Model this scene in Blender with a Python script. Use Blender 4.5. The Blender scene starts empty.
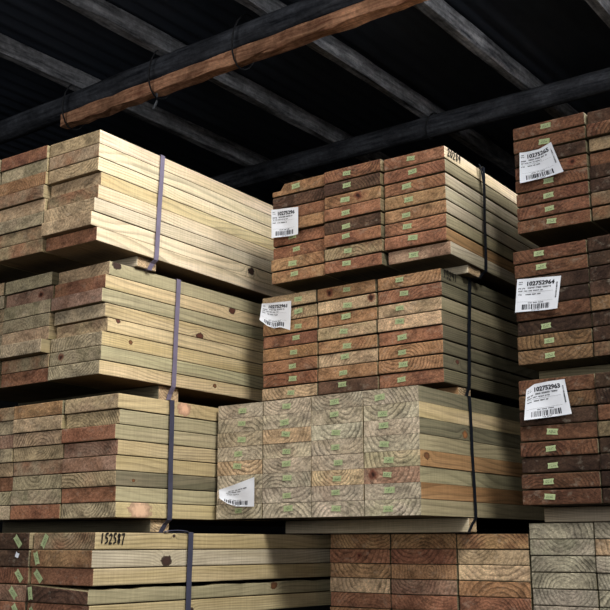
import bpy, bmesh, math, random
from mathutils import Vector, Matrix
random.seed(7)
SC = bpy.context.scene
COL = SC.collection
DZ = 0.27                      # floor level is 0.27 m under the camera
PITCH = math.radians(13.2028)
FPX = 1018.84
T = 0.038                      # plank thickness

# ------------------------------------------------------------------ helpers
def srgb(r, g, b):
    def f(c):
        c /= 255.0
        return c / 12.92 if c <= .04045 else ((c + .055) / 1.055) ** 2.4
    return (f(r), f(g), f(b))

def link(o, parent=None):
    COL.objects.link(o)
    if parent is not None:
        o.parent = parent
    return o

def mesh_obj(name, bm, mats, parent=None, smooth=False):
    me = bpy.data.meshes.new(name)
    bm.normal_update()
    bm.to_mesh(me); bm.free()
    for m in (mats if isinstance(mats, (list, tuple)) else [mats]):
        me.materials.append(m)
    if smooth:
        for p in me.polygons: p.use_smooth = True
    return link(bpy.data.objects.new(name, me), parent)

def tag(o, label, cat, group=None, kind=None):
    if label: o['label'] = label
    if cat: o['category'] = cat
    if group: o['group'] = group
    if kind: o['kind'] = kind
    return o

def box_bm(x0, x1, y0, y1, z0, z1, bevel=0.0, seg=1):
    bm = bmesh.new()
    r = bmesh.ops.create_cube(bm, size=1.0)
    for v in bm.verts:
        v.co = Vector(((x0 + x1) / 2 + v.co.x * (x1 - x0), (y0 + y1) / 2 + v.co.y * (y1 - y0), (z0 + z1) / 2 + v.co.z * (z1 - z0)))
    if bevel > 0:
        bmesh.ops.bevel(bm, geom=bm.edges[:], offset=bevel, segments=seg, affect='EDGES', profile=.6)
    return bm

def tube_bm(pts, rad, n=8, caps=True):
    """round tube through a list of points"""
    bm = bmesh.new()
    rings = []
    P = [Vector(p) for p in pts]
    up = Vector((0, 0, 1))
    for i, p in enumerate(P):
        d = (P[min(i + 1, len(P) - 1)] - P[max(i - 1, 0)]).normalized()
        a = d.cross(up)
        if a.length < 1e-4: a = d.cross(Vector((1, 0, 0)))
        a.normalize(); b = a.cross(d).normalized()
        r = rad[i] if isinstance(rad, (list, tuple)) else rad
        rings.append([bm.verts.new(p + a * (r * math.cos(2 * math.pi * k / n)) + b * (r * math.sin(2 * math.pi * k / n))) for k in range(n)])
    for i in range(len(rings) - 1):
        for k in range(n):
            bm.faces.new((rings[i][k], rings[i][(k + 1) % n], rings[i + 1][(k + 1) % n], rings[i + 1][k]))
    if caps:
        bm.faces.new(rings[0]); bm.faces.new(rings[-1][::-1])
    bmesh.ops.recalc_face_normals(bm, faces=bm.faces[:])
    return bm

# ------------------------------------------------------------------ node helpers
class NT:
    def __init__(s, name):
        s.m = bpy.data.materials.new(name); s.m.use_nodes = True
        s.t = s.m.node_tree; s.t.nodes.clear()
        s.out = s.t.nodes.new('ShaderNodeOutputMaterial')
        s.b = s.t.nodes.new('ShaderNodeBsdfPrincipled')
        s.t.links.new(s.b.outputs[0], s.out.inputs[0])
    def n(s, t, **k):
        x = s.t.nodes.new(t)
        for a, v in k.items(): setattr(x, a, v)
        return x
    def l(s, a, b): s.t.links.new(a, b)
    def put(s, sock, v):
        if hasattr(v, 'is_output'): s.l(v, sock)
        else: sock.default_value = v
    def math(s, op, a, b=None, c=None, clamp=False):
        x = s.n('ShaderNodeMath', operation=op, use_clamp=clamp)
        s.put(x.inputs[0], a)
        if b is not None: s.put(x.inputs[1], b)
        if c is not None: s.put(x.inputs[2], c)
        return x.outputs[0]
    def vmath(s, op, a, b=None):
        x = s.n('ShaderNodeVectorMath', operation=op)
        s.put(x.inputs[0], a)
        if b is not None: s.put(x.inputs[1], b)
        return x.outputs[0]
    def mix(s, f, a, b, blend='MIX'):
        x = s.n('ShaderNodeMix', data_type='RGBA', blend_type=blend)
        s.put(x.inputs[0], f); s.put(x.inputs[6], a); s.put(x.inputs[7], b)
        return x.outputs[2]
    def noise(s, vec, scale, detail=3.0, rough=.55, lac=2.0):
        x = s.n('ShaderNodeTexNoise')
        s.l(vec, x.inputs['Vector']); x.inputs['Scale'].default_value = scale
        x.inputs['Detail'].default_value = detail; x.inputs['Roughness'].default_value = rough
        return x.outputs[0]
    def ramp(s, f, stops, interp='LINEAR'):
        x = s.n('ShaderNodeValToRGB'); x.color_ramp.interpolation = interp
        s.put(x.inputs[0], f); e = x.color_ramp.elements
        while len(e) < len(stops): e.new(.5)
        for k, (p, c) in enumerate(stops):
            e[k].position = p; e[k].color = (c, c, c, 1) if not isinstance(c, tuple) else (*c[:3], 1)
        return x.outputs[0]
    def attr(s, name):
        return s.n('ShaderNodeAttribute', attribute_name=name)
    def sep(s, v):
        x = s.n('ShaderNodeSeparateXYZ'); s.l(v, x.inputs[0]); return x.outputs
    def comb(s, a, b, c):
        x = s.n('ShaderNodeCombineXYZ')
        s.put(x.inputs[0], a); s.put(x.inputs[1], b); s.put(x.inputs[2], c); return x.outputs[0]
    def scale(s, v, k):
        return s.vmath('MULTIPLY', v, k)
    def obj(s): return s.n('ShaderNodeTexCoord').outputs['Object']

def flat(name, col, rough=.6, noise_amt=.15, nscale=40., metallic=0.):
    k = NT(name); o = k.obj()
    f = k.noise(o, nscale, 4)
    g = k.ramp(f, [(.25, 1 - noise_amt), (.75, 1 + noise_amt)])
    k.l(k.mix(1.0, (*col, 1), g, 'MULTIPLY'), k.b.inputs['Base Color'])
    k.b.inputs['Roughness'].default_value = rough; k.b.inputs['Metallic'].default_value = metallic
    k.b.inputs['Specular IOR Level'].default_value = .3
    return k.m

# ------------------------------------------------------------------ wood shaders (solid: same growth rings seen on ends and sides)
def wood_end():
    k = NT('plank_end_grain'); o = k.obj()
    seed = k.attr('seed').outputs['Vector']
    pith = k.sep(k.attr('pith').outputs['Vector'])
    ta = k.attr('tint_a').outputs['Color']; tb = k.attr('tint_b').outputs['Color']
    ps = k.vmath('ADD', o, seed)
    X = k.sep(o)
    wob = k.math('MULTIPLY', k.math('SUBTRACT', k.noise(ps, 22., 2), .5), .016)
    dx = k.math('SUBTRACT', X[0], pith[0]); dz = k.math('SUBTRACT', X[2], pith[1])
    wob = k.math('ADD', wob, k.math('MULTIPLY', k.math('SUBTRACT', k.noise(ps, 110., 2), .5), .0045))
    d = k.math('ADD', k.math('SQRT', k.math('ADD', k.math('MULTIPLY', dx, dx), k.math('MULTIPLY', dz, dz))), wob)
    low = k.noise(ps, 9., 1)
    r = k.math('FRACT', k.math('ADD', k.math('MULTIPLY', d, pith[2]), k.math('MULTIPLY', low, 1.2)))
    ring = k.ramp(r, [(0., 1.15), (.45, 1.02), (.78, .42), (.92, .36), (1., 1.15)])
    amt = k.ramp(k.noise(ps, 14., 2), [(.32, .18), (.62, 1.)])
    ringm = k.mix(k.math('MULTIPLY', amt, k.attr('tint_a').outputs['Alpha']), (1, 1, 1, 1), ring)
    blot = k.ramp(k.noise(ps, 11., 3, .6), [(.38, 0.), (.6, 1.)])
    col = k.mix(blot, ta, tb)
    col = k.mix(1., col, ringm, 'MULTIPLY')
    # sawn roughness: fine slanted streaks
    st = k.noise(k.vmath('MULTIPLY', k.comb(k.math('ADD', X[0], k.math('MULTIPLY', X[2], .7)), 0., k.math('SUBTRACT', X[2], k.math('MULTIPLY', X[0], .35))), (60., 1., 420.)), 1., 3, .6)
    col = k.mix(1., col, k.ramp(st, [(.22, .6), (.78, 1.38)]), 'MULTIPLY')
    gr = k.noise(ps, 190., 4, .7)
    col = k.mix(1., col, k.ramp(gr, [(.3, .55), (.7, 1.4)]), 'MULTIPLY')
    # grime / preservative stains
    gm = k.ramp(k.noise(k.vmath('MULTIPLY', ps, (1., 1., 1.7)), 24., 4, .65), [(.32, .38), (.54, 1.05)])
    col = k.mix(.8, col, gm, 'MULTIPLY')
    # pale scuffs
    sc = k.ramp(k.noise(k.vmath('MULTIPLY', ps, (1., 1., 1.4)), 38., 5, .7), [(.56, 0.), (.70, .5)])
    col = k.mix(sc, col, k.mix(.5, ta, (.42, .37, .29, 1)))
    # knots cut through by the saw
    ek = k.sep(k.attr('end_knot').outputs['Vector'])
    ex = k.math('SUBTRACT', X[0], ek[0]); ez = k.math('SUBTRACT', X[2], ek[1])
    ed = k.math('DIVIDE', k.math('SQRT', k.math('ADD', k.math('MULTIPLY', ex, ex), k.math('MULTIPLY', ez, ez))), ek[2])
    ed = k.math('ADD', ed, k.math('MULTIPLY', k.math('SUBTRACT', k.noise(ps, 90., 3), .5), 1.2))
    col = k.mix(k.ramp(ed, [(.55, .85), (1.2, 0.)]), col, (*srgb(112, 62, 46), 1))
    col = k.mix(k.ramp(ed, [(.2, .9), (.6, 0.)]), col, (*srgb(38, 24, 20), 1))
    # radial checks
    an = k.math('ARCTAN2', dx, dz)
    cr = k.noise(k.comb(k.math('MULTIPLY', an, 26.), k.math('MULTIPLY', d, 12.), seed_x(k)), 1., 2, .5)
    col = k.mix(1., col, k.ramp(cr, [(.20, .4), (.27, 1.)]), 'MULTIPLY')
    k.l(col, k.b.inputs['Base Color'])
    k.b.inputs['Roughness'].default_value = .85; k.b.inputs['Specular IOR Level'].default_value = .15
    bp = k.n('ShaderNodeBump'); bp.inputs['Strength'].default_value = .5; bp.inputs['Distance'].default_value = .002
    k.l(k.math('ADD', gr, k.math('MULTIPLY', r, .4)), bp.inputs['Height']); k.l(bp.outputs[0], k.b.inputs['Normal'])
    return k.m

def seed_x(k):
    return k.sep(k.attr('seed').outputs['Vector'])[0]

def wood_side():
    k = NT('plank_face_grain'); o = k.obj()
    seed = k.attr('seed').outputs['Vector']
    pith = k.sep(k.attr('pith').outputs['Vector'])
    kn = k.sep(k.attr('knot').outputs['Vector']); kc = k.attr('knot_tint').outputs['Color']
    ta = k.attr('side_a').outputs['Color']; tb = k.attr('side_b').outputs['Color']
    ps = k.vmath('ADD', o, seed); X = k.sep(o)
    # knot field
    ky = k.math('DIVIDE', k.math('SUBTRACT', X[1], kn[0]), k.math('MULTIPLY', kn[2], 1.35))
    kz = k.math('DIVIDE', k.math('SUBTRACT', X[2], kn[1]), kn[2])
    kd = k.math('SQRT', k.math('ADD', k.math('MULTIPLY', ky, ky), k.math('MULTIPLY', kz, kz)))
    kd = k.math('ADD', kd, k.math('MULTIPLY', k.math('SUBTRACT', k.noise(ps, 75., 3), .5), 1.3))
    fall = k.math('EXPONENT', k.math('MULTIPLY', k.math('MULTIPLY', kd, kd), -.35))
    long_ = k.vmath('MULTIPLY', ps, (1., .055, 1.))
    w1 = k.math('MULTIPLY', k.math('SUBTRACT', k.noise(k.vmath('MULTIPLY', ps, (.6, 1., .6)), .9, 2), .5), .10)
    w2 = k.math('MULTIPLY', k.math('SUBTRACT', k.noise(k.vmath('ADD', k.vmath('MULTIPLY', ps, (.6, 1., .6)), (7., 3., 5.)), 1.1, 2), .5), .07)
    dx = k.math('ADD', k.math('SUBTRACT', X[0], pith[0]), w1); dz = k.math('ADD', k.math('SUBTRACT', X[2], pith[1]), w2)
    d = k.math('SQRT', k.math('ADD', k.math('MULTIPLY', dx, dx), k.math('MULTIPLY', dz, dz)))
    d = k.math('ADD', d, k.math('MULTIPLY', fall, k.math('MULTIPLY', kn[2], 1.1)))
    r = k.math('FRACT', k.math('MULTIPLY', d, k.math('MULTIPLY', pith[2], 1.7)))
    ring = k.ramp(r, [(0., 1.06), (.5, 1.02), (.8, .60), (.93, .50), (1., 1.06)])
    amt = k.ramp(k.noise(k.vmath('MULTIPLY', ps, (1., .25, 1.)), 8., 2), [(.3, .15), (.7, .95)])
    ringm = k.mix(amt, (1, 1, 1, 1), ring)
    col = k.mix(k.ramp(k.noise(k.vmath('MULTIPLY', ps, (1., .16, 1.6)), 14., 3), [(.36, 0.), (.64, 1.)]), ta, tb)
    col = k.mix(1., col, ringm, 'MULTIPLY')
    fib = k.noise(k.vmath('MULTIPLY', ps, (420., 9., 420.)), 1., 3, .6)
    col = k.mix(1., col, k.ramp(fib, [(.25, .68), (.75, 1.16)]), 'MULTIPLY')
    # saw / planer marks across the face
    saw = k.noise(k.vmath('MULTIPLY', ps, (20., 260., 10.)), 1., 2, .5)
    col = k.mix(1., col, k.ramp(saw, [(.3, .9), (.7, 1.06)]), 'MULTIPLY')
    gm = k.ramp(k.noise(k.vmath('MULTIPLY', ps, (1., .3, 1.)), 16., 4, .6), [(.28, .62), (.45, 1.)])
    col = k.mix(.6, col, gm, 'MULTIPLY')
    # shade painted on the wide faces so bundle undersides read darker
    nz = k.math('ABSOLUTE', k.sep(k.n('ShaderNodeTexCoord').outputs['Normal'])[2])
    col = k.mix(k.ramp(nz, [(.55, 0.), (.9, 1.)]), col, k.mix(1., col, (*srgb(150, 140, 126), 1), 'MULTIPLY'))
    # knot body, dark rim
    body = k.ramp(kd, [(.75, 1.), (1.05, 0.)])
    rim = k.ramp(kd, [(.35, 0.), (.8, .8), (1.0, .8), (1.5, 0.)])
    halo = k.ramp(kd, [(1., .75), (3.2, 0.)])
    col = k.mix(halo, col, k.mix(1., col, (1.0, .80, .58, 1), 'MULTIPLY'))
    col = k.mix(body, col, kc)
    col = k.mix(rim, col, k.mix(.55, kc, (.02, .012, .008, 1)))
    k.l(col, k.b.inputs['Base Color'])
    k.b.inputs['Roughness'].default_value = .7; k.b.inputs['Specular IOR Level'].default_value = .2
    bp = k.n('ShaderNodeBump'); bp.inputs['Strength'].default_value = .25; bp.inputs['Distance'].default_value = .001
    k.l(k.math('ADD', fib, r), bp.inputs['Height']); k.l(bp.outputs[0], k.b.inputs['Normal'])
    return k.m

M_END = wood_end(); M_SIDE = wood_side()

def rough_timber(name, c1, c2, along='x', stretch=14.):
    k = NT(name); o = k.obj()
    sc = {'x': (1., stretch, stretch), 'y': (stretch, 1., stretch)}[along]
    f = k.noise(k.vmath('MULTIPLY', o, sc), 5., 5, .65)
    col = k.mix(k.ramp(f, [(.3, 0.), (.7, 1.)]), (*c1, 1), (*c2, 1))
    g = k.noise(o, 6., 4)
    col = k.mix(1., col, k.ramp(g, [(.3, .45), (.65, 1.2)]), 'MULTIPLY')
    sp = k.noise(o, 60., 3, .7)
    col = k.mix(1., col, k.ramp(sp, [(.3, .7), (.75, 1.3)]), 'MULTIPLY')
    k.l(col, k.b.inputs['Base Color']); k.b.inputs['Roughness'].default_value = .9
    k.b.inputs['Specular IOR Level'].default_value = .1
    bp = k.n('ShaderNodeBump'); bp.inputs['Strength'].default_value = .6; bp.inputs['Distance'].default_value = .006
    k.l(f, bp.inputs['Height']); k.l(bp.outputs[0], k.b.inputs['Normal'])
    return k.m

M_TAG = None
def tag_mat():
    k = NT('green_tag_paper'); o = k.obj(); X = k.sep(o)
    # two rows of tiny dark print in the middle of the tag
    band = k.math('MULTIPLY', k.math('LESS_THAN', k.math('ABSOLUTE', X[2]), .0036), k.math('LESS_THAN', k.math('ABSOLUTE', X[0]), .0085))
    oi = k.n('ShaderNodeObjectInfo').outputs['Random']
    nz = k.noise(k.comb(k.math('ADD', k.math('MULTIPLY', X[0], 620.), k.math('MULTIPLY', oi, 90.)), 0., k.math('MULTIPLY', X[2], 330.)), 1., 1)
    ink = k.math('MULTIPLY', band, k.math('GREATER_THAN', nz, .52))
    base = k.mix(k.ramp(k.noise(o, 120., 2), [(.3, 0.), (.7, 1.)]), (*srgb(180, 190, 142), 1), (*srgb(150, 162, 114), 1))
    k.l(k.mix(k.math('MULTIPLY', ink, .8), base, (*srgb(48, 62, 40), 1)), k.b.inputs['Base Color'])
    k.b.inputs['Roughness'].default_value = .5
    return k.m
M_TAG = tag_mat()
M_PAPER = flat('white_label_paper', srgb(226, 226, 232), .55, .03, 60.)
M_INK = flat('black_print', srgb(28, 28, 34), .6, .1, 60.)
M_PEN = flat('marker_ink', srgb(26, 22, 22), .5, .2, 200.)
M_STRAP_L = flat('purple_grey_strap', srgb(112, 103, 122), .4, .2, 30.)
M_STRAP_D = flat('dark_slate_strap', srgb(58, 58, 74), .4, .2, 30.)
M_STRAP_C = flat('black_blue_strap', srgb(24, 27, 34), .35, .25, 30.)
M_POLE = rough_timber('weathered_black_log', srgb(32, 34, 39), srgb(86, 88, 94), 'x', 10.)
M_RAFT = rough_timber('weathered_grey_rafter', srgb(58, 60, 66), srgb(184, 184, 188), 'y', 9.)
M_BATT = rough_timber('brown_split_batten', srgb(130, 82, 62), srgb(236, 178, 138), 'x', 18.)
M_WIRE = flat('dark_tie_wire', srgb(30, 31, 34), .6, .2, 80.)
M_ROPE = flat('grey_rope_end', srgb(96, 98, 102), .8, .3, 120.)

# ------------------------------------------------------------------ plank building
END = {  # two end-grain tints per look
 'T': ((198, 168, 132), (170, 144, 112)), 'O': ((178, 138, 100), (152, 112, 80)), 'R': ((160, 112, 84), (136, 92, 70)),
 'D': ((112, 84, 66), (82, 60, 48)), 'G': ((182, 163, 132), (160, 144, 115)), 'P': ((172, 138, 114), (146, 110, 90)),
 'X': ((192, 176, 151), (166, 150, 127)), 'Q': ((216, 184, 146), (188, 158, 124)), 'M': ((156, 114, 86), (164, 142, 112)), 'W': ((180, 168, 146), (148, 137, 118)),
}
NAMEC = {'T': 'tan', 'O': 'orange-brown', 'R': 'reddish-brown', 'D': 'dark brown', 'G': 'greenish-grey', 'P': 'pinkish', 'X': 'pale grey', 'Q': 'pale orange', 'M': 'mottled brown', 'W': 'grey'}
SIDE = {
 'Y': ((216, 207, 178), (198, 187, 152)), 'G': ((188, 187, 164), (168, 167, 144)), 'W': ((224, 221, 210), (202, 199, 183)),
 'O': ((192, 160, 124), (174, 142, 106)), 'B': ((146, 145, 128), (120, 121, 106)), 'C': ((238, 234, 220), (225, 217, 194)),
}
def setc(me, name, typ, val):
    a = me.attributes.new(name, typ, 'POINT')
    n = len(me.vertices)
    if typ == 'FLOAT_COLOR': a.data.foreach_set('color', list(val) * n)
    else: a.data.foreach_set('vector', list(val) * n)

def jit(c, j):
    k = 1 + random.uniform(-j, j)
    return (*[min(1, x * k * (1 + random.uniform(-j, j) * .3)) for x in srgb(*c)], 1)

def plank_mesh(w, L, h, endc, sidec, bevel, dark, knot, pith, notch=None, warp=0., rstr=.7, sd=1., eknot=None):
    bm = box_bm(-w / 2, w / 2, 0, L, 0, h, bevel, 2)
    if notch == 'top_left_chip':          # broken-away top left front corner
        for x in (-w / 2 + .030, -w / 2 + .045):
            bmesh.ops.bisect_plane(bm, geom=bm.verts[:] + bm.edges[:] + bm.faces[:], plane_co=(x, 0, 0), plane_no=(1, 0, 0))
        bmesh.ops.bisect_plane(bm, geom=bm.verts[:] + bm.edges[:] + bm.faces[:], plane_co=(0, .25, 0), plane_no=(0, 1, 0))
        for v in bm.verts:
            if v.co.z > h * .5 and v.co.x < -w / 2 + .034 and v.co.y < .26: v.co.z -= .019
    if notch == 'wane':                   # bark edge left along the top right arris
        rw = random.Random(5)
        for i in range(1, 40):
            bmesh.ops.bisect_plane(bm, geom=bm.verts[:] + bm.edges[:] + bm.faces[:], plane_co=(0, L * i / 60, 0), plane_no=(0, 1, 0))
        for v in bm.verts:
            if v.co.x > w * .45 and v.co.z > h * .6: v.co.z -= rw.uniform(.005, .010); 
            if v.co.x > w * .42 and v.co.z > h * .9: v.co.x -= .012
    # slight sideways bow so the courses are not ruler straight
    bmesh.ops.bisect_plane(bm, geom=bm.verts[:] + bm.edges[:] + bm.faces[:], plane_co=(0, L * .5, 0), plane_no=(0, 1, 0))
    for v in bm.verts:
        if abs(v.co.y - L * .5) < .01: v.co.x += warp
    for f in bm.faces:
        f.normal_update()
        f.material_index = 1 if abs(f.normal.y) > .75 else 0
    me = bpy.data.meshes.new('timber_plank')
    bm.normal_update(); bm.to_mesh(me); bm.free()
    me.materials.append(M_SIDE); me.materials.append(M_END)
    a, b = END[endc]
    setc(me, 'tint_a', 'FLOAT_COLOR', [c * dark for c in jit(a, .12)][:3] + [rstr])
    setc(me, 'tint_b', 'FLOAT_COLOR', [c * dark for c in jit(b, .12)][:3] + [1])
    a, b = SIDE[sidec]
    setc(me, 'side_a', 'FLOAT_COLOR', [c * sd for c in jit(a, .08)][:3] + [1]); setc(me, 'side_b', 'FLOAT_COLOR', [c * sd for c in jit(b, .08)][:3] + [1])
    setc(me, 'seed', 'FLOAT_VECTOR', [random.uniform(0, 40) for _ in range(3)])
    setc(me, 'pith', 'FLOAT_VECTOR', pith)
    setc(me, 'knot', 'FLOAT_VECTOR', knot[:3] if knot else (50., 50., .01))
    setc(me, 'end_knot', 'FLOAT_VECTOR', eknot or (50., 50., .01))
    setc(me, 'knot_tint', 'FLOAT_COLOR', (*srgb(*(knot[3] if knot else (90, 60, 40))), 1))
    return me

def green_tag(parent, x, z, rot=0., s=1.):
    """small swallow-tailed strip of printed green paper stapled on the end"""
    bm = bmesh.new(); a, b, c = .0145 * s, .0068 * s, .0022 * s
    pts = [(-a, -b), (a, -b), (a - c, 0), (a + c * .4, b), (-a + c * .3, b), (-a + c, .001)]
    vs = [bm.verts.new((px, random.uniform(-.0006, .0002), pz)) for px, pz in pts]
    bm.faces.new(vs)
    bmesh.ops.triangulate(bm, faces=bm.faces[:])
    o = mesh_obj('end_tag', bm, M_TAG, parent)
    o.location = (x, -.0012, z); o.rotation_euler = (0, rot, 0)
    return o

DIG = {
 '0': [[(.5, 1), (.15, .75), (.1, .3), (.4, 0), (.75, .2), (.8, .7), (.5, 1)]], '1': [[(.4, 1), (.35, 0)]],
 '2': [[(.1, .8), (.4, 1), (.75, .8), (.5, .4), (.05, 0), (.85, .02)]], '5': [[(.8, 1), (.25, 1), (.2, .6), (.65, .55), (.7, .15), (.1, 0)]],
 '7': [[(.1, .95), (.8, 1), (.55, .5), (.35, -.15)]], '8': [[(.75, .85), (.35, 1), (.2, .75), (.7, .35), (.55, 0), (.2, .2), (.75, .85)]],
 '9': [[(.75, .75), (.4, 1), (.15, .7), (.5, .5), (.75, .8), (.6, 0)]],
}
def handwriting(parent, text, y0, y1, z0, z1, x):
    bm = bmesh.new(); n = len(text); cw = (y1 - y0) / n; lw = .0019
    for i, ch in enumerate(text):
        for st in DIG[ch]:
            P = [(y0 + cw * (i + .1 + .85 * u) + (v - .5) * cw * .12, z0 + (z1 - z0) * v) for u, v in st]
            for (ya, za), (yb, zb) in zip(P, P[1:]):
                dy, dz = yb - ya, zb - za; L = math.hypot(dy, dz); ny, nz = -dz / L * lw, dy / L * lw
                ya -= dy / L * lw * .6; za -= dz / L * lw * .6
                bm.faces.new([bm.verts.new(p) for p in ((x, ya - ny, za - nz), (x, yb - ny, zb - nz), (x, yb + ny, zb + nz), (x, ya + ny, za + nz))])
    return mesh_obj('handwritten_number', bm, M_PEN, parent)

# ------------------------------------------------------------------ bundles
PLEN = 2.4
# long-face tint per bundle; dimmer light low down and in gaps painted in
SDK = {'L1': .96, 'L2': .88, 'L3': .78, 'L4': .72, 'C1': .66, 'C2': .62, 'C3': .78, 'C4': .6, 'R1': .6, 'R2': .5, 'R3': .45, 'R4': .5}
class Bundle:
    def __init__(s, key, C, yaw, w, title, rows, tiers, dark=1., bevel=.0025):
        s.key, s.w, s.title, s.rows, s.tiers, s.dark, s.bevel = key, w, title, rows, tiers, dark, bevel
        a = math.radians(yaw); s.a = a
        s.C = Vector((C[0], C[1], C[2] + DZ)); s.X = Vector((math.cos(a), -math.sin(a), 0)); s.Y = Vector((math.sin(a), math.cos(a), 0))
        s.planks = {}
    def at(s, x, y, z): return s.C + s.X * x + s.Y * y + Vector((0, 0, z))
    def place(s, o, x=0, y=0, z=0):
        o.location = s.at(x, y, z); o.rotation_euler = (0, 0, -s.a); return o

EKNOT = {('C2', 1, 0): (-.056, .020, .014), ('C2', 1, 1): (.083, .024, .016), ('C3', 0, 5): (-.052, .022, .015), ('C1', 1, 2): (.02, .02, .016), ('L2', 1, 1): (.05, .018, .014), ('R1', 0, 3): (.06, .02, .013), ('C4', 2, 1): (.0, .02, .010), ('L2', 0, 6): (-.055, .022, .013)}
ORD = ['top', 'second', 'third', 'fourth', 'fifth', 'sixth', 'seventh', 'bottom']
def build(B, ends, sides, dy0=None, tier_dy=(), strip=None, jy=.004, knots=None, piths=None, tags=None, dxs=None, special=None, tierpos=None):
    knots = knots or {}; piths = piths or {}; special = special or {}
    nt = len(ends)
    for q, codes in enumerate(ends):
        qi = B.tiers[q]
        for r, c in enumerate(codes):
            dy = (tier_dy[q] if tier_dy else 0.) + (dy0[r] if (dy0 and q == 0) else random.uniform(-jy, jy))
            if (q, r) in (strip or {}): dy += strip[(q, r)]
            dx = (dxs[r] if (dxs and q == 0) else random.uniform(-.0008, .0008))
            w = B.w - (.0018 if B.key == 'C3' else random.uniform(.0022, .0045))
            h = T - (.0004 if B.key == 'C3' else random.uniform(.0006, .0017) if B.key[0] == 'L' or B.key in ('C3', 'C4', 'R4') else random.uniform(.0015, .0036))
            if (q, r) in piths: pt = piths[(q, r)]
            else:
                pt = (random.uniform(-.07, .07), random.choice([random.uniform(-.09, -.01), random.uniform(.03, .12)]), random.uniform(65, 130))
            sc = sides[r] if q == 0 else random.choice('YG')
            me = plank_mesh(w, PLEN - random.uniform(0, .02), h, c, sc, B.bevel, B.dark, knots.get((q, r)), pt, special.get((q, r)), random.uniform(-.0004, .0004), random.uniform(.75, 1.) if B.key in ('C3', 'C4', 'R4') else random.choice([random.uniform(.15, .5), random.uniform(.5, 1.)]), 1.08 if (q, r, B.key) == (0, 0, 'C1') else (SDK[B.key] if q == 0 else SDK[B.key] * .6), EKNOT.get((B.key, q, r)))  # top corner plank of the top middle bundle tinted brighter, as painted light
            o = link(bpy.data.objects.new('timber_plank', me))
            B.place(o, -(qi + .5) * B.w + dx, dy, -(r + 1) * T)
            o.rotation_euler[1] = random.uniform(-.005, .005) if B.key != 'C3' else 0
            pos = 'bottom' if r == B.rows - 1 and B.rows == 8 else ORD[r] + (' down' if r else '')
            tn = tierpos[q]
            tag(o, f"{NAMEC[c]} plank end, {pos} in the {tn} tier of the {B.title}", 'plank', f"planks of the {B.title}")
            B.planks[(q, r)] = o
            tg = (tags or {}).get(q)
            if tg and r < len(tg) and tg[r] is not None:
                v = tg[r]
                fx, rot, sc_ = (v, random.uniform(-.12, .1), random.uniform(.88, 1.08)) if not isinstance(v, tuple) else (v[0], v[1], v[2])
                green_tag(o, (fx - .5) * B.w, h * (.5 if isinstance(v, tuple) else random.uniform(.38, .66)), rot, sc_)
    return B

P3 = ['right-hand', 'middle', 'left-hand']
P4 = ['right-hand', 'middle-right', 'middle-left', 'left-hand']
P2 = ['right-hand', 'left-hand']
RED = (92, 54, 42); DRK = (60, 42, 36); KB = (110, 72, 46)

L1 = Bundle('L1', (-.538, 2.505, 1.064), 35.0, .196, 'top left bundle', 8, [0, 1, 2], .92)
build(L1, ['TMTTMTTR', 'RGOMTGMM', 'TGTGTGTT'], 'CCCYCWCC', dy0=[0, -.001, 0, .013, .003, -.009, -.014, .004], tier_dy=(0, -.007, -.012),
      tierpos=P3, knots={(0, 6): (.667, .022, .012, DRK), (0, 3): (1.2, .02, .012, RED)}, dxs=[0, .001, 0, -.001, .001, .001, -.001, .002])
L2 = Bundle('L2', (-.521, 2.578, .728), 37.0, .206, 'second left bundle', 8, [0, 1, 2], .98)
build(L2, ['TRPGTGGG', 'GPGGTGMR', 'TGTTGTRT'], 'GYGYYYGY', dy0=[.012, 0, -.009, .004, .015, -.002, -.004, -.007], tier_dy=(0, -.004, -.008), jy=.007,
      strip={(1, 5): -.022, (1, 3): -.008}, tierpos=P3,
      knots={(0, 0): (.026, .03, .012, DRK), (0, 4): (.036, .034, .007, RED), (0, 5): (.101, .022, .006, KB), (0, 1): (.505, .03, .012, RED), (0, 3): (.361, .004, .013, RED), (0, 7): (.44, .022, .006, KB)},
      piths={(0, 0): (-.02, .10, 95), (0, 2): (-.02, .055, 120), (0, 7): (0, .075, 130), (0, 6): (0, -.03, 120), (1, 0): (.01, .06, 110)}, dxs=[0, .001, 0, .001, 0, -.001, .001, 0])
L3 = Bundle('L3', (-.462, 2.522, .367), 37.5, .207, 'third left bundle', 8, [0, 1, 2], 1.0)
build(L3, ['TTRPPTRG', 'OTTTMGGR', 'MGPGTRGG'], 'YGGYYBGY', dy0=[-.002, .006, -.007, .003, 0, 0, .003, .005], tier_dy=(0, .001, .002), jy=.004,
      strip={(1, 0): -.005, (1, 1): -.009, (2, 5): .010}, tierpos=P3,
      knots={(0, 0): (.235, .022, .020, (206, 160, 130)), (0, 7): (.08, .020, .028, (206, 168, 138)), (0, 5): (.06, .014, .004, KB)},
      piths={(1, 1): (.0, -.015, 95), (1, 2): (.02, -.025, 100), (1, 3): (.0, .05, 120), (0, 7): (-.01, .06, 110), (0, 5): (-.08, -.05, 110)})
L4 = Bundle('L4', (-.453, 2.257, .026), 37.5, .212, 'bottom left bundle', 5, [0, 1], .85)
build(L4, ['MORDR', 'DDRPR'], 'YWYGY', dy0=[.001, -.005, 0, -.012, -.007], tier_dy=(0, -.006), tierpos=P2,
      knots={(0, 1): (.225, .012, .013, DRK), (0, 0): (.24, .03, .004, DRK), (0, 3): (.625, .02, .010, KB), (0, 4): (.31, .012, .008, DRK)},
      tags={0: [(.20, -1.05, 1.08), (.12, 1.2 + 3.14, 1.05), (.13, .75, 1.12), (.09, 1.35, 1.0), (.10, .9, .75)], 1: [(.80, .78, 1.12), None, (.84, .8, 1.08), (.78, .72, 1.12), (.84, .9, 1.08)]},
      piths={(0, 0): (.0, .06, 130)}, special={(0, 3): 'wane'})
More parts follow.
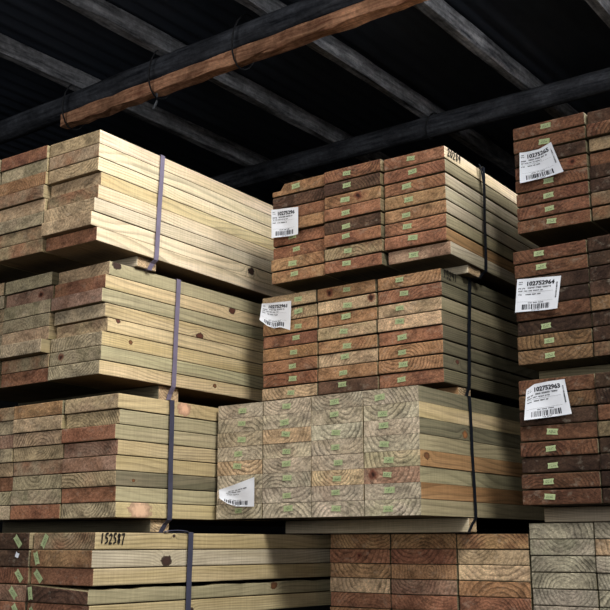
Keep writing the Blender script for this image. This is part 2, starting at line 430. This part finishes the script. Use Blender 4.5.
C1 = Bundle('C1', (.371, 2.535, 1.035), 35.0, .191, 'top middle bundle', 8, [0, 1, 2], .94, .0045)
build(C1, ['RRROORRP', 'RDORDRMR', 'ODRORROO'], 'CGWWWGOW', dy0=[0, 0, .001, 0, .001, -.001, -.004, .006], tier_dy=(0, -.010, -.002), jy=.004, strip={(2, r): .006 for r in (1, 2, 4, 5)}, tierpos=P3,
      tags={0: [.46, .48, .38, .41, .36, .38, .47, .42], 1: [.42, .42, .38, .40, .40, .40, .42, .40], 2: [.46, None, None, None, .38, .45, .42, .44]},
      special={(2, 0): 'top_left_chip'}, dxs=[0, 0, 0, 0, 0, 0, 0, .006])
C2 = Bundle('C2', (.355, 2.564, .705), 37.0, .200, 'second middle bundle', 8, [0, 1, 2], 1.0, .0035)
build(C2, ['ORTTROOR', 'OQOTOQOD', 'TTORORRT'], 'BBGBBBBB', dy0=[0, .002, .001, -.002, .002, 0, -.003, .001], tier_dy=(0, 0, -.003), jy=.004, tierpos=P3,  # dark face tints paint in the shade of the gap beside it
      tags={0: [.36, .42, .36, .36, .38, .38, .40, .36], 1: [.52, .52, .48, .46, .50, .46, .44, .42], 2: [.68, .66, .66, .62, .58, .56, .56, .54]},
      knots={(0, 6): (.074, .024, .007, RED)},
      piths={(1, 7): (.0, .10, 115), (1, 5): (.06, -.05, 110), (0, 3): (.1, .10, 120)})
C3 = Bundle('C3', (.27, 2.406, .369), 37.4, .160, 'pale grey middle bundle', 8, [0, 1, 2, 3], 1.08, .0007)
pc3 = {}
for q in range(4):
    for r in range(8):
        pc3[(q, r)] = (random.uniform(-.03, .03), random.choice([.05, .065, .085, .05, -.03]), random.uniform(72, 100))
pc3.update({(0, 0): (-.09, -.06, 105), (1, 0): (-.01, .075, 120), (2, 0): (-.02, .075, 120), (2, 3): (.0, .055, 110), (2, 4): (.0, .095, 110), (1, 5): (0, .05, 115), (0, 6): (-.03, .06, 110)})
build(C3, ['XXXXGPXX', 'XXXXXQXX', 'XXTXXXXX', 'XXGXTXXX'], 'BYBGOGOG', dy0=[0] * 8, tier_dy=(0, 0, 0, 0), jy=.0008, tierpos=P4,
      tags={0: [.31, .36, .37, .38, .45, .43, .45, .43], 1: [.46, .46, .49, .48, .52, .50, .48, .48], 2: [.50, .46, .49, .50, .50, .52, .52, .54], 3: [.56, .54, .55, .48, .46, None, None, .5]},
      knots={(0, 2): (.222, .014, .010, (150, 100, 62)), (0, 4): (.03, .024, .010, KB)}, piths=pc3, dxs=[0, .001, .001, 0, .001, -.001, .001, 0])
C4 = Bundle('C4', (.539, 2.518, .0262), 37.5, .198, 'bottom middle bundle', 6, [0, 1, 2], 1.0)
build(C4, ['OTQORD', 'OROPRO', 'OROQRO'], 'GGGGGG', dy0=[0, .002, .001, 0, .001, 0], tier_dy=(0, 0, 0), jy=.002, tierpos=P3,
      piths={(0, 0): (0, -.04, 110), (1, 2): (.02, .02, 120), (1, 3): (-.03, .06, 110), (1, 0): (0, -.05, 110), (0, 1): (-.05, .06, 110)})
R1 = Bundle('R1', (.734, 2.49, 1.109), 35.0, .204, 'top right bundle', 8, [0, -1], .58, .0045)  # end tints of the upper right bundles lowered, painting in light fall-off
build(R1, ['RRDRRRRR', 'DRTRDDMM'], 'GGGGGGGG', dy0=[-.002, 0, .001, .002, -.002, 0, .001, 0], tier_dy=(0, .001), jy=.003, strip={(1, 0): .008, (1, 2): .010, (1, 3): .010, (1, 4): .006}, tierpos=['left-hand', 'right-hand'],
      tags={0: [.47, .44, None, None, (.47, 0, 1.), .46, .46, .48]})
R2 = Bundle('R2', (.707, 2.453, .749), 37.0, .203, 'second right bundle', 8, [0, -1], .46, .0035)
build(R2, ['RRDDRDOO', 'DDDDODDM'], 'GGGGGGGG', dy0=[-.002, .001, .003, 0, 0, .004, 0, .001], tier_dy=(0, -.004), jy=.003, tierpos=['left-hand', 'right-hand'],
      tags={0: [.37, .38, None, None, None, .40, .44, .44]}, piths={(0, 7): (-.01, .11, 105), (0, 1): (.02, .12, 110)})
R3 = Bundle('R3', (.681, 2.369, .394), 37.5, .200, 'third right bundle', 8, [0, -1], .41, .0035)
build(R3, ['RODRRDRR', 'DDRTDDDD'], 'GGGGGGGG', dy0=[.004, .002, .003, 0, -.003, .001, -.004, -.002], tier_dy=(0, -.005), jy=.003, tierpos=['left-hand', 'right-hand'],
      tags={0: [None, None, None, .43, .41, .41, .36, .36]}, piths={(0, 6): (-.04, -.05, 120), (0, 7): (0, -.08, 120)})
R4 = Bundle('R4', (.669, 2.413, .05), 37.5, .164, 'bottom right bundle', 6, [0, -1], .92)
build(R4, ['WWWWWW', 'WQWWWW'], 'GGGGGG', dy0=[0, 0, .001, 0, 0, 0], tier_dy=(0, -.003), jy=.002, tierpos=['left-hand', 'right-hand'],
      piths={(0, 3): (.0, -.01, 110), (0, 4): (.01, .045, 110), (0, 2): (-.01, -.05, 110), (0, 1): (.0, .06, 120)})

handwriting(L4.planks[(0, 0)], '152587', .014, .086, .013, .034, L4.w / 2 - .0002)
handwriting(C1.planks[(0, 0)], '20289', .014, .094, .010, .031, C1.w / 2 - .0002)
handwriting(C2.planks[(0, 0)], '15291', .011, .084, .012, .033, C2.w / 2 - .0002)
# white staple scrap on the bottom left bundle
bm = bmesh.new()
bm.faces.new([bm.verts.new(p) for p in ((-.008, 0, -.004), (.004, 0, -.007), (.009, 0, .003), (.002, 0, .004), (-.003, 0, .008))])
o = mesh_obj('paper_scrap', bm, M_PAPER, L4.planks[(1, 1)]); o.location = (.21 * .30, -.0012, .026)

# ------------------------------------------------------------------ bearers between the bundles
M_BEAR = [M_SIDE, M_END]
def bearer(B, x0, x1, y0, y1, z_top, z_bot, label, side='G', dark=.8, endc='T'):
    W, H, Lx = y1 - y0, z_top - z_bot, x1 - x0
    bm = box_bm(-W / 2, W / 2, 0, Lx, 0, H, .0015, 1)
    for f in bm.faces:
        f.normal_update(); f.material_index = 1 if abs(f.normal.y) > .75 else 0
    me = bpy.data.meshes.new('timber_bearer'); bm.normal_update(); bm.to_mesh(me); bm.free()
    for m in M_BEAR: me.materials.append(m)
    a, b = END[endc]
    setc(me, 'tint_a', 'FLOAT_COLOR', jit(a, .05)); setc(me, 'tint_b', 'FLOAT_COLOR', jit(b, .05))
    a, b = SIDE[side]
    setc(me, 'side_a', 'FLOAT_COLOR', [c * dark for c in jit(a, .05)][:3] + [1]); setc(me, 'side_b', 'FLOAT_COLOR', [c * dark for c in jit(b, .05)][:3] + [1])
    setc(me, 'seed', 'FLOAT_VECTOR', [random.uniform(0, 40) for _ in range(3)]); setc(me, 'pith', 'FLOAT_VECTOR', (.0, .06, 140))
    setc(me, 'knot', 'FLOAT_VECTOR', (50., 50., .01)); setc(me, 'end_knot', 'FLOAT_VECTOR', (50., 50., .01)); setc(me, 'knot_tint', 'FLOAT_COLOR', (.1, .05, .03, 1))
    o = link(bpy.data.objects.new('timber_bearer', me))
    # local y runs along the bearer, from its right end towards the left
    o.location = B.at(x1, (y0 + y1) / 2, z_bot); o.rotation_euler = (0, 0, -B.a + math.pi / 2)
    return tag(o, label, 'bearer', 'bearers between the bundles')

def zrel(B, below): return -B.rows * T, below.C.z - B.C.z
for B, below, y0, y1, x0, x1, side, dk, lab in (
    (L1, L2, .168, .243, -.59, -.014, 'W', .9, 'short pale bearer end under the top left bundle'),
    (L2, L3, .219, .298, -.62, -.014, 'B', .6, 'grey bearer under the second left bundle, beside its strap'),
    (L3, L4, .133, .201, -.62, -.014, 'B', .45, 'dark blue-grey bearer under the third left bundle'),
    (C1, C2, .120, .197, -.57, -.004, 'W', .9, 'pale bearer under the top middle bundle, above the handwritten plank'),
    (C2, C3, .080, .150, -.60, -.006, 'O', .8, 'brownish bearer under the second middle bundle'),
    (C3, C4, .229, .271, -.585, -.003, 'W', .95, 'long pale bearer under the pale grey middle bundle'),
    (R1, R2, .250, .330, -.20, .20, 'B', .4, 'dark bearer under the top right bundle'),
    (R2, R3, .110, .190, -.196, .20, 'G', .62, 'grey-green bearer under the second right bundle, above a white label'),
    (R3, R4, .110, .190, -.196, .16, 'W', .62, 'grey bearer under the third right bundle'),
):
    zt, zb = zrel(B, below)
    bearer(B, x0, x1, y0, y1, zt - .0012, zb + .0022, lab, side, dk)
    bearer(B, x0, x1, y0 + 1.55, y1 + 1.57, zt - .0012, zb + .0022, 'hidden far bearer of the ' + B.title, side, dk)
for B in (L4, C4, R4):
    xr = 0 if B.tiers[-1] > 0 else B.w
    xl = -(max(B.tiers) + 1) * B.w
    for y0, y1 in ((.25, .33), (1.8, 1.88)):
        bearer(B, xl, xr, y0, y1, -B.rows * T - .0003, -B.C.z, ('front' if y0 < 1 else 'rear') + ' ground bearer under the ' + B.title, 'B', .6)

# ------------------------------------------------------------------ straps
def ribbon(name, B, path, width, mat, th=.0009):
    """flat band through (x, y, z) points in the bundle's frame; its width lies along the planks"""
    bm = bmesh.new(); rows = []
    n = len(path)
    for i, p in enumerate(path):
        x, y, z = p[:3]; w = p[3] if len(p) > 3 else width
        a, b = Vector(path[max(i - 1, 0)][:3]), Vector(path[min(i + 1, n - 1)][:3])
        d = (b - a); nv = Vector((d.z, 0, -d.x))
        if nv.length < 1e-6: nv = Vector((1, 0, 0))
        nv.normalize(); nv *= th / 2
        rows.append([bm.verts.new((x + s1 * nv.x, y + s2 * w / 2, z + s1 * nv.z)) for s1, s2 in ((-1, -1), (1, -1), (1, 1), (-1, 1))])
    for i in range(n - 1):
        for k in range(4):
            bm.faces.new((rows[i][k], rows[i][(k + 1) % 4], rows[i + 1][(k + 1) % 4], rows[i + 1][k]))
    bm.faces.new(rows[0]); bm.faces.new(rows[-1][::-1])
    bmesh.ops.recalc_face_normals(bm, faces=bm.faces[:])
    o = mesh_obj(name, bm, mat); B.place(o); return o

def strap(B, yt, yb, yend, zb, wid, mat, label, xin=.0, over=.0016, right=.0035):
    W = -(max(B.tiers) + 1) * B.w; bot = -B.rows * T
    e = .0011
    path = [(W - e, yt, bot), (W - e, yt, -.03), (W - e, yt, e), (W * .5, yt, e), (-.004, yt, e), (right, yt, e - .0005)]
    for f in (.04, .25, .5, .75, .97): path.append((right + .0006 * math.sin(f * 9), yt + (yb - yt) * f, bot * f))
    path += [(right - .001, yb, bot - .003), (right - .002 + (xin - right) * .6, (yb * .6 + yend * .4), bot + (zb - bot) * .4), (xin, yend, zb + .005), (xin - .0005, yend, zb + .0008), (xin - .05, yend, zb + .0008)]
    if B.key == 'L4': path = path[:11]
    return tag(ribbon('packing_strap', B, path, wid, mat), label, 'strap', 'packing straps round the bundles')

strap(L1, .2357, .2237, .214, zrel(L1, L2)[1], .0165, M_STRAP_L, 'purple-grey packing strap round the top left bundle', xin=-.0105)
strap(L2, .2683, .260, .2514, zrel(L2, L3)[1], .0165, M_STRAP_L, 'purple-grey packing strap round the second left bundle', xin=-.0105)
strap(L3, .1804, .1839, .169, zrel(L3, L4)[1], .0165, M_STRAP_D, 'dark grey packing strap round the third left bundle', xin=-.0105, right=.0045)
strap(L4, .2935, .2896, .2890, -.19, .0165, M_STRAP_D, 'dark slate packing strap round the bottom left bundle', xin=.0035)
strap(C1, .2195, .2081, .186, zrel(C1, C2)[1], .015, M_STRAP_C, 'black packing strap round the top middle bundle', right=.0085, xin=.0005)
C2Y = .150
strap(C2, C2Y, .1242, .1108, zrel(C2, C3)[1], .015, M_STRAP_C, 'black packing strap round the second middle bundle', right=.0035, xin=.0005)
strap(C3, .2462, .2569, .2235, zrel(C3, C4)[1], .013, M_STRAP_C, 'black packing strap round the pale grey middle bundle', right=.0035, xin=.001)
# loose strap tail hanging off the top middle bundle and the bent tail lying on the bottom left one
tag(ribbon('strap_tail', C1, [(.0045, .200, .004), (.0075, .201, -.004), (.0085, .205, -.02), (.0095, .212, -.05), (.0095, .217, -.10)], .008, M_STRAP_C), 'loose black strap tail curling over the top middle bundle edge', 'strap')

tail = mesh_obj('strap_tail', tube_bm([(.001, .207, .002), (.001, .225, .0042), (.001, .25, .005), (.001, .272, .0042), (.0015, .286, .0022)], .0015, 6), M_STRAP_D, smooth=True); L4.place(tail)
tag(tail, 'thin dark strap tail arching along the top edge of the bottom left bundle', 'strap')

# ------------------------------------------------------------------ paper labels
def paper(B, top, bot, number, lab, curl=.006, vmargin=.02, side_text=True, umin=0., lift=.008):
    """label sheet between a top and a bottom edge polyline (x, z in the end plane), slightly curled off the wood"""
    def poly(P, t):
        n = len(P) - 1; L = [0]
        for i in range(n): L.append(L[-1] + math.dist(P[i], P[i + 1]))
        s = t * L[-1]
        for i in range(n):
            if s <= L[i + 1] + 1e-9:
                f = (s - L[i]) / (L[i + 1] - L[i]); return (P[i][0] + (P[i + 1][0] - P[i][0]) * f, P[i][1] + (P[i + 1][1] - P[i][1]) * f)
        return P[-1]
    def S(u, v, off=0.):
        a, b = poly(bot, u), poly(top, u)
        x, z = a[0] + (b[0] - a[0]) * v, a[1] + (b[1] - a[1]) * v
        y = -lift - curl * (abs(u - .45) * 1.6) ** 2.2 - curl * .5 * (abs(v - .6) * 1.7) ** 3 - .0012 * math.sin(u * 7 + v * 4)
        return (x - .6 * y, y - off, z)
    NU, NV = 20, 16
    bm = bmesh.new()
    g = [[bm.verts.new(S(i / NU, j / NV)) for i in range(NU + 1)] for j in range(NV + 1)]
    for j in range(NV):
        for i in range(NU): bm.faces.new((g[j][i], g[j][i + 1], g[j + 1][i + 1], g[j + 1][i]))
    o = mesh_obj('paper_label', bm, M_PAPER, smooth=True); B.place(o)
    tag(o, lab, 'label', 'paper labels on the plank ends')
    rnd = random.Random(number)
    def quads(name, rects):
        bm = bmesh.new()
        for u0, u1, v0, v1 in rects:
            n = max(1, int((u1 - u0) * 18))
            for i in range(n):
                a, b = u0 + (u1 - u0) * i / n, u0 + (u1 - u0) * (i + 1) / n
                bm.faces.new([bm.verts.new(S(*p, .0006)) for p in ((a, v0), (b, v0), (b, v1), (a, v1))])
        return mesh_obj(name, bm, M_INK, o)
    def words(u, u1, v, h, big=1.):
        out = []
        while u < u1 - .02:
            n = rnd.randint(3, 8)
            for _ in range(n):
                wd = rnd.uniform(.009, .016) * big
                if u + wd > u1: break
                out.append((u, u + wd, v + (0 if rnd.random() < .8 else h * .4), v + h)); u += wd + .006 * big
            u += .022
        return out
    m = .05
    r = words(m, m + .10, .88, .03) + words(m, m + .12, .82, .03) + words(m, m + .16, .68, .045, 1.3) + words(m + .22, .80, .69, .045, 1.3)
    r += words(m, .62, .61, .035) + words(m, m + .13, .50, .035) + words(m + .18, .58, .50, .038)
    r += [(m, .86, .575, .579), (m, .86, .30, .304)]
    r += words(.30, .68, .245, .03) + words(.40, .62, .02, .022)
    if side_text: r += [(.915, .945, .35 + i * .035, .35 + i * .035 + rnd.uniform(.012, .028)) for i in range(14)]
    quads('printed_text', [q for q in r if q[0] >= umin])
    bars = []; u = .16
    while u < .80:
        wd = rnd.choice([.007, .012, .02, .03]); bars.append((u, u + wd, .06, .22)); u += wd + rnd.choice([.008, .014, .022])
    quads('barcode', bars)
    # the printed number
    if number:
        cu = bpy.data.curves.new('number', 'FONT'); cu.body = number; cu.resolution_u = 2; cu.offset = .028
        t = bpy.data.objects.new('number', cu); COL.objects.link(t)
        bpy.context.view_layer.update()
        me = bpy.data.meshes.new_from_object(t.evaluated_get(bpy.context.evaluated_depsgraph_get()))
        bpy.data.objects.remove(t)
        xs = [v.co.x for v in me.vertices]; ys = [v.co.y for v in me.vertices]
        x0, x1, y0, y1 = min(xs), max(xs), min(ys), max(ys)
        bm = bmesh.new(); bm.from_mesh(me); bpy.data.meshes.remove(me)
        # heavy type: lay the outline down twice with a small shift
        geo = bmesh.ops.duplicate(bm, geom=bm.verts[:] + bm.edges[:] + bm.faces[:])
        dup = {e for e in geo['geom'] if isinstance(e, bmesh.types.BMVert)}
        for v in bm.verts:
            u = (v.co.x - x0) / (x1 - x0); w = (v.co.y - y0) / (y1 - y0)
            k = .006 if v in dup else 0.
            v.co = Vector(S(.245 + .62 * u + k, .775 + .135 * w, .0006 + (.0001 if v in dup else 0)))
        mesh_obj('printed_number', bm, M_INK, o)
    return o

paper(C1, [(-.5721, -.0797), (-.4752, -.0897)], [(-.5702, -.168), (-.4752, -.174)], '10275296', 'squarish white barcode label on the left end of the top middle bundle', side_text=False, lift=.011)
paper(C2, [(-.6007, -.0175), (-.4918, -.0252)], [(-.6085, -.0665), (-.5799, -.0876), (-.554, -.0978), (-.5314, -.0968), (-.4944, -.1129)], '102752961', 'torn white label with ragged bottom edge on the second middle bundle', side_text=False, curl=.009)
paper(C3, [(-.6293, -.2274), (-.5758, -.2157), (-.5048, -.1981)], [(-.6258, -.2498), (-.5996, -.2636), (-.5682, -.2722), (-.5037, -.2746)], None, 'folded wedge-shaped white label low on the pale grey middle bundle', side_text=False, curl=.006, umin=.2)
paper(R1, [(-.188, -.0813), (-.1331, -.0826), (-.099, -.072)], [(-.1925, -.1695), (-.0709, -.1633)], '10275265', 'slanted white barcode label with lifted corner on the top right bundle', curl=.010)
paper(R2, [(-.1942, -.0803), (-.0744, -.0896)], [(-.2052, -.1677), (-.0904, -.173)], '102752964', 'flat white label numbered 102752964 on the second right bundle', curl=.004)
paper(R3, [(-.1769, -.0285), (-.1553, -.016), (-.1178, -.0126), (-.0775, -.0114)], [(-.1872, -.1025), (-.0654, -.096)], '102752963', 'white label numbered 102752963 with rounded corner on the third right bundle', curl=.007)

# ------------------------------------------------------------------ shed: roof, rafters, poles, walls, floor
A = math.radians(37.0)
XA = Vector((math.cos(A), -math.sin(A), 0)); YA = Vector((math.sin(A), math.cos(A), 0))
def shed(o): o.rotation_euler = (0, 0, -A); return o          # shed frame: x' along the eave, y' into the shed
ZR = 1.85 + DZ
def roof_mat():
    k = NT('dark_roof_sheet'); o = k.obj()
    f = k.noise(k.vmath('MULTIPLY', o, (1., .3, 1.)), 3., 4)
    k.l(k.mix(k.ramp(f, [(.3, 0.), (.7, 1.)]), (*srgb(44, 50, 60), 1), (*srgb(72, 78, 90), 1)), k.b.inputs['Base Color'])
    k.b.inputs['Roughness'].default_value = .8; k.b.inputs['Specular IOR Level'].default_value = .1
    return k.m
M_ROOF = roof_mat()
bm = bmesh.new()
x0, x1, y0, y1 = -5.2, 1.6, 1.75, 6.6
NX = 300; pr = []
for i in range(NX + 1):
    x = x0 + (x1 - x0) * i / NX; z = ZR + .095 + .008 * math.sin(x * 2 * math.pi / .076)
    pr.append((bm.verts.new((x, y0, z)), bm.verts.new((x, y1, z))))
for a, b in zip(pr, pr[1:]): bm.faces.new((a[0], b[0], b[1], a[1]))
tag(shed(mesh_obj('ceiling', bm, M_ROOF, smooth=True)), None, None, kind='structure')

def timber_bm(x0, x1, y0, y1, z0, z1, along, rough, seg=26, seed=1):
    rnd = random.Random(seed)
    bm = box_bm(x0, x1, y0, y1, z0, z1, .006, 1)
    ax = 0 if along == 'x' else 1
    lo, hi = ((x0, x1), (y0, y1))[ax]
    no = (1, 0, 0) if ax == 0 else (0, 1, 0)
    for i in range(1, seg):
        c = lo + (hi - lo) * i / seg
        bmesh.ops.bisect_plane(bm, geom=bm.verts[:] + bm.edges[:] + bm.faces[:], plane_co=(c, 0, 0) if ax == 0 else (0, c, 0), plane_no=no)
    for v in bm.verts:
        v.co.z += rnd.uniform(-rough, rough) * (0 if v.co.z > z1 - .008 else 1)
        if ax == 0: v.co.y += rnd.uniform(-rough, rough)
        else: v.co.x += rnd.uniform(-rough, rough)
    return bm

RX = [-3.63, -3.13, -2.62, -2.115, -1.637, -1.142, -.64]
RL = ['rafter farthest to the left, mostly outside the picture', "lowest grey rafter on the left, entering at the picture's left edge", 'long grey rafter from the top left corner', 'grey rafter ending above the top middle bundle',
      'grey rafter at upper right of centre', 'short grey rafter in the top right corner', 'rafter farthest to the right, outside the picture']
for i, x in enumerate(RX):
    if i in (0, 6): continue
    o = shed(mesh_obj('roof_rafter', timber_bm(x - .024, x + .024, 1.8, 6.4, ZR, ZR + .078, 'y', .003, 30, i), M_RAFT))
    tag(o, RL[i], 'rafter', 'roof rafters')

def pole(name, xa, xb, yc, zc, r, label, seed):
    rnd = random.Random(seed); n = 34
    pts, rad = [], []
    for i in range(n + 1):
        t = i / n
        pts.append((xa + (xb - xa) * t, yc + .006 * math.sin(t * 9 + seed), zc + .003 * math.sin(t * 13 + seed * 2) - .003)); rad.append(r * (1 + rnd.uniform(-.04, .04)) * (1.06 - .1 * t))
    return tag(shed(mesh_obj(name, tube_bm(pts, rad, 12), M_POLE, smooth=True)), label, 'pole', 'roof poles')
PR = .047
pole('roof_pole', -4.6, 1.3, P1Y := 2.585, ZR - PR - .003, PR, 'black round roof pole with a brown batten tied below it', 1)
pole('roof_pole', -4.6, 1.3, P2Y := 3.70, ZR - PR - .003, PR, 'dark round roof pole just above the top middle bundle', 2)
o = shed(mesh_obj('brown_batten', timber_bm(-3.20, .6, P1Y - .042, P1Y + .012, ZR - 2 * PR - .064, ZR - 2 * PR - .010, 'x', .005, 60, 9), M_BATT))
tag(o, 'rough brown batten tied beneath the black roof pole', 'batten')

def wire(xc, yc, zc, ry, rz, label, tail=None, lean=.02):
    pts = [(xc + lean * math.sin(t * 2 * math.pi / 20), yc + ry * math.cos(t * 2 * math.pi / 20), zc + rz * math.sin(t * 2 * math.pi / 20)) for t in range(21)]
    o = shed(mesh_obj('tie_wire', tube_bm(pts, .0035, 6), M_WIRE, smooth=True))
    tag(o, label, 'wire')
    if tail:
        shed_t = mesh_obj('loose_end', tube_bm(tail, .005, 6), M_ROPE, o, smooth=True)
    return o
zc = ZR - PR - .028
wx = (-2.63, -2.21, -3.13)
wire(wx[0], P1Y - .012, zc, .070, .100, 'tie wire with a hanging grey end round pole and batten', tail=[(wx[0], P1Y - .04, zc - .095), (wx[0] + .012, P1Y - .05, zc - .11), (wx[0] + .014, P1Y - .05, zc - .135), (wx[0] + .0, P1Y - .05, zc - .155), (wx[0] - .006, P1Y - .05, zc - .16)])
wire(wx[1], P1Y - .012, zc, .070, .100, 'plain tie wire round pole and batten, upper right one')
wire(wx[2], P1Y - .012, zc, .070, .100, 'tie wire at the lower left end of the brown batten')
wire(-2.08, P2Y, ZR - PR - .004, .055, .055, 'tie wire round the rear pole at a rafter')

M_WALL = flat('dark_shed_wall', srgb(16, 17, 20), .9, .3, 4.)
def wall(name, x0, x1, y0, y1):
    return tag(shed(mesh_obj(name, box_bm(x0, x1, y0, y1, 0, ZR + .09), M_WALL)), None, None, kind='structure')
wall('wall_back', -5.2, 1.6, 6.6, 6.7)
wall('wall_left', -5.3, -5.2, 1.75, 6.7)
wall('wall_right', 1.6, 1.7, 1.75, 6.7)
def floor_mat():
    k = NT('dusty_concrete'); o = k.obj()
    f = k.noise(o, 3., 6, .6)
    k.l(k.mix(k.ramp(f, [(.3, 0.), (.7, 1.)]), (*srgb(40, 39, 38), 1), (*srgb(66, 64, 62), 1)), k.b.inputs['Base Color'])
    k.b.inputs['Roughness'].default_value = .9
    return k.m
tag(mesh_obj('floor', box_bm(-9, 9, -8, 10, -.1, 0), floor_mat()), None, None, kind='structure')

# ------------------------------------------------------------------ camera
cd = bpy.data.cameras.new('camera'); cam = link(bpy.data.objects.new('camera', cd))
cd.sensor_fit = 'HORIZONTAL'; cd.sensor_width = 36.0; cd.lens = FPX / 610 * 36.0
cd.clip_start = .02
cam.location = (0, 0, DZ); cam.rotation_euler = (math.pi / 2 + PITCH, 0, 0)
SC.camera = cam

# ------------------------------------------------------------------ light
def area(name, loc, target, size, power, col):
    ld = bpy.data.lights.new(name, 'AREA'); ld.shape = 'RECTANGLE'; ld.size, ld.size_y = size; ld.energy = power; ld.color = col
    o = link(bpy.data.objects.new(name, ld)); o.location = loc
    o.rotation_euler = (Vector(target) - Vector(loc)).to_track_quat('-Z', 'Y').to_euler(); return o
area('yard_light', (1.45, .2, 3.7), (0, 2.7, 1.1), (1.5, 1.0), 305, (.985, 1., .965))
area('added_top_light', (1.12, 2.45, 1.76 + DZ), (.48, 2.75, 1.25), (.35, .35), 20, (.97, .99, 1.))  # unseen lamp added to brighten the top planks of the middle stack
area('yard_light', (-2.2, -2.4, 1.5), (0, 2.7, 1.2), (2.4, 2.), 112, (.97, .985, 1.))

W = bpy.data.worlds.new('overcast'); SC.world = W; W.use_nodes = True
nt = W.node_tree; nt.nodes.clear()
ou = nt.nodes.new('ShaderNodeOutputWorld'); bg = nt.nodes.new('ShaderNodeBackground')
tc = nt.nodes.new('ShaderNodeTexCoord'); sp = nt.nodes.new('ShaderNodeSeparateXYZ'); rp = nt.nodes.new('ShaderNodeValToRGB')
nt.links.new(tc.outputs['Generated'], sp.inputs[0]); nt.links.new(sp.outputs[2], rp.inputs[0])
rp.color_ramp.elements[0].position = 0.; rp.color_ramp.elements[0].color = (.20, .22, .25, 1)
rp.color_ramp.elements[1].position = .8; rp.color_ramp.elements[1].color = (.86, .93, 1., 1)
nt.links.new(rp.outputs[0], bg.inputs[0]); bg.inputs[1].default_value = .27
nt.links.new(bg.outputs[0], ou.inputs[0])

SC.view_settings.view_transform = 'Standard'
SC.view_settings.look = 'None'
SC.view_settings.exposure = 0.0
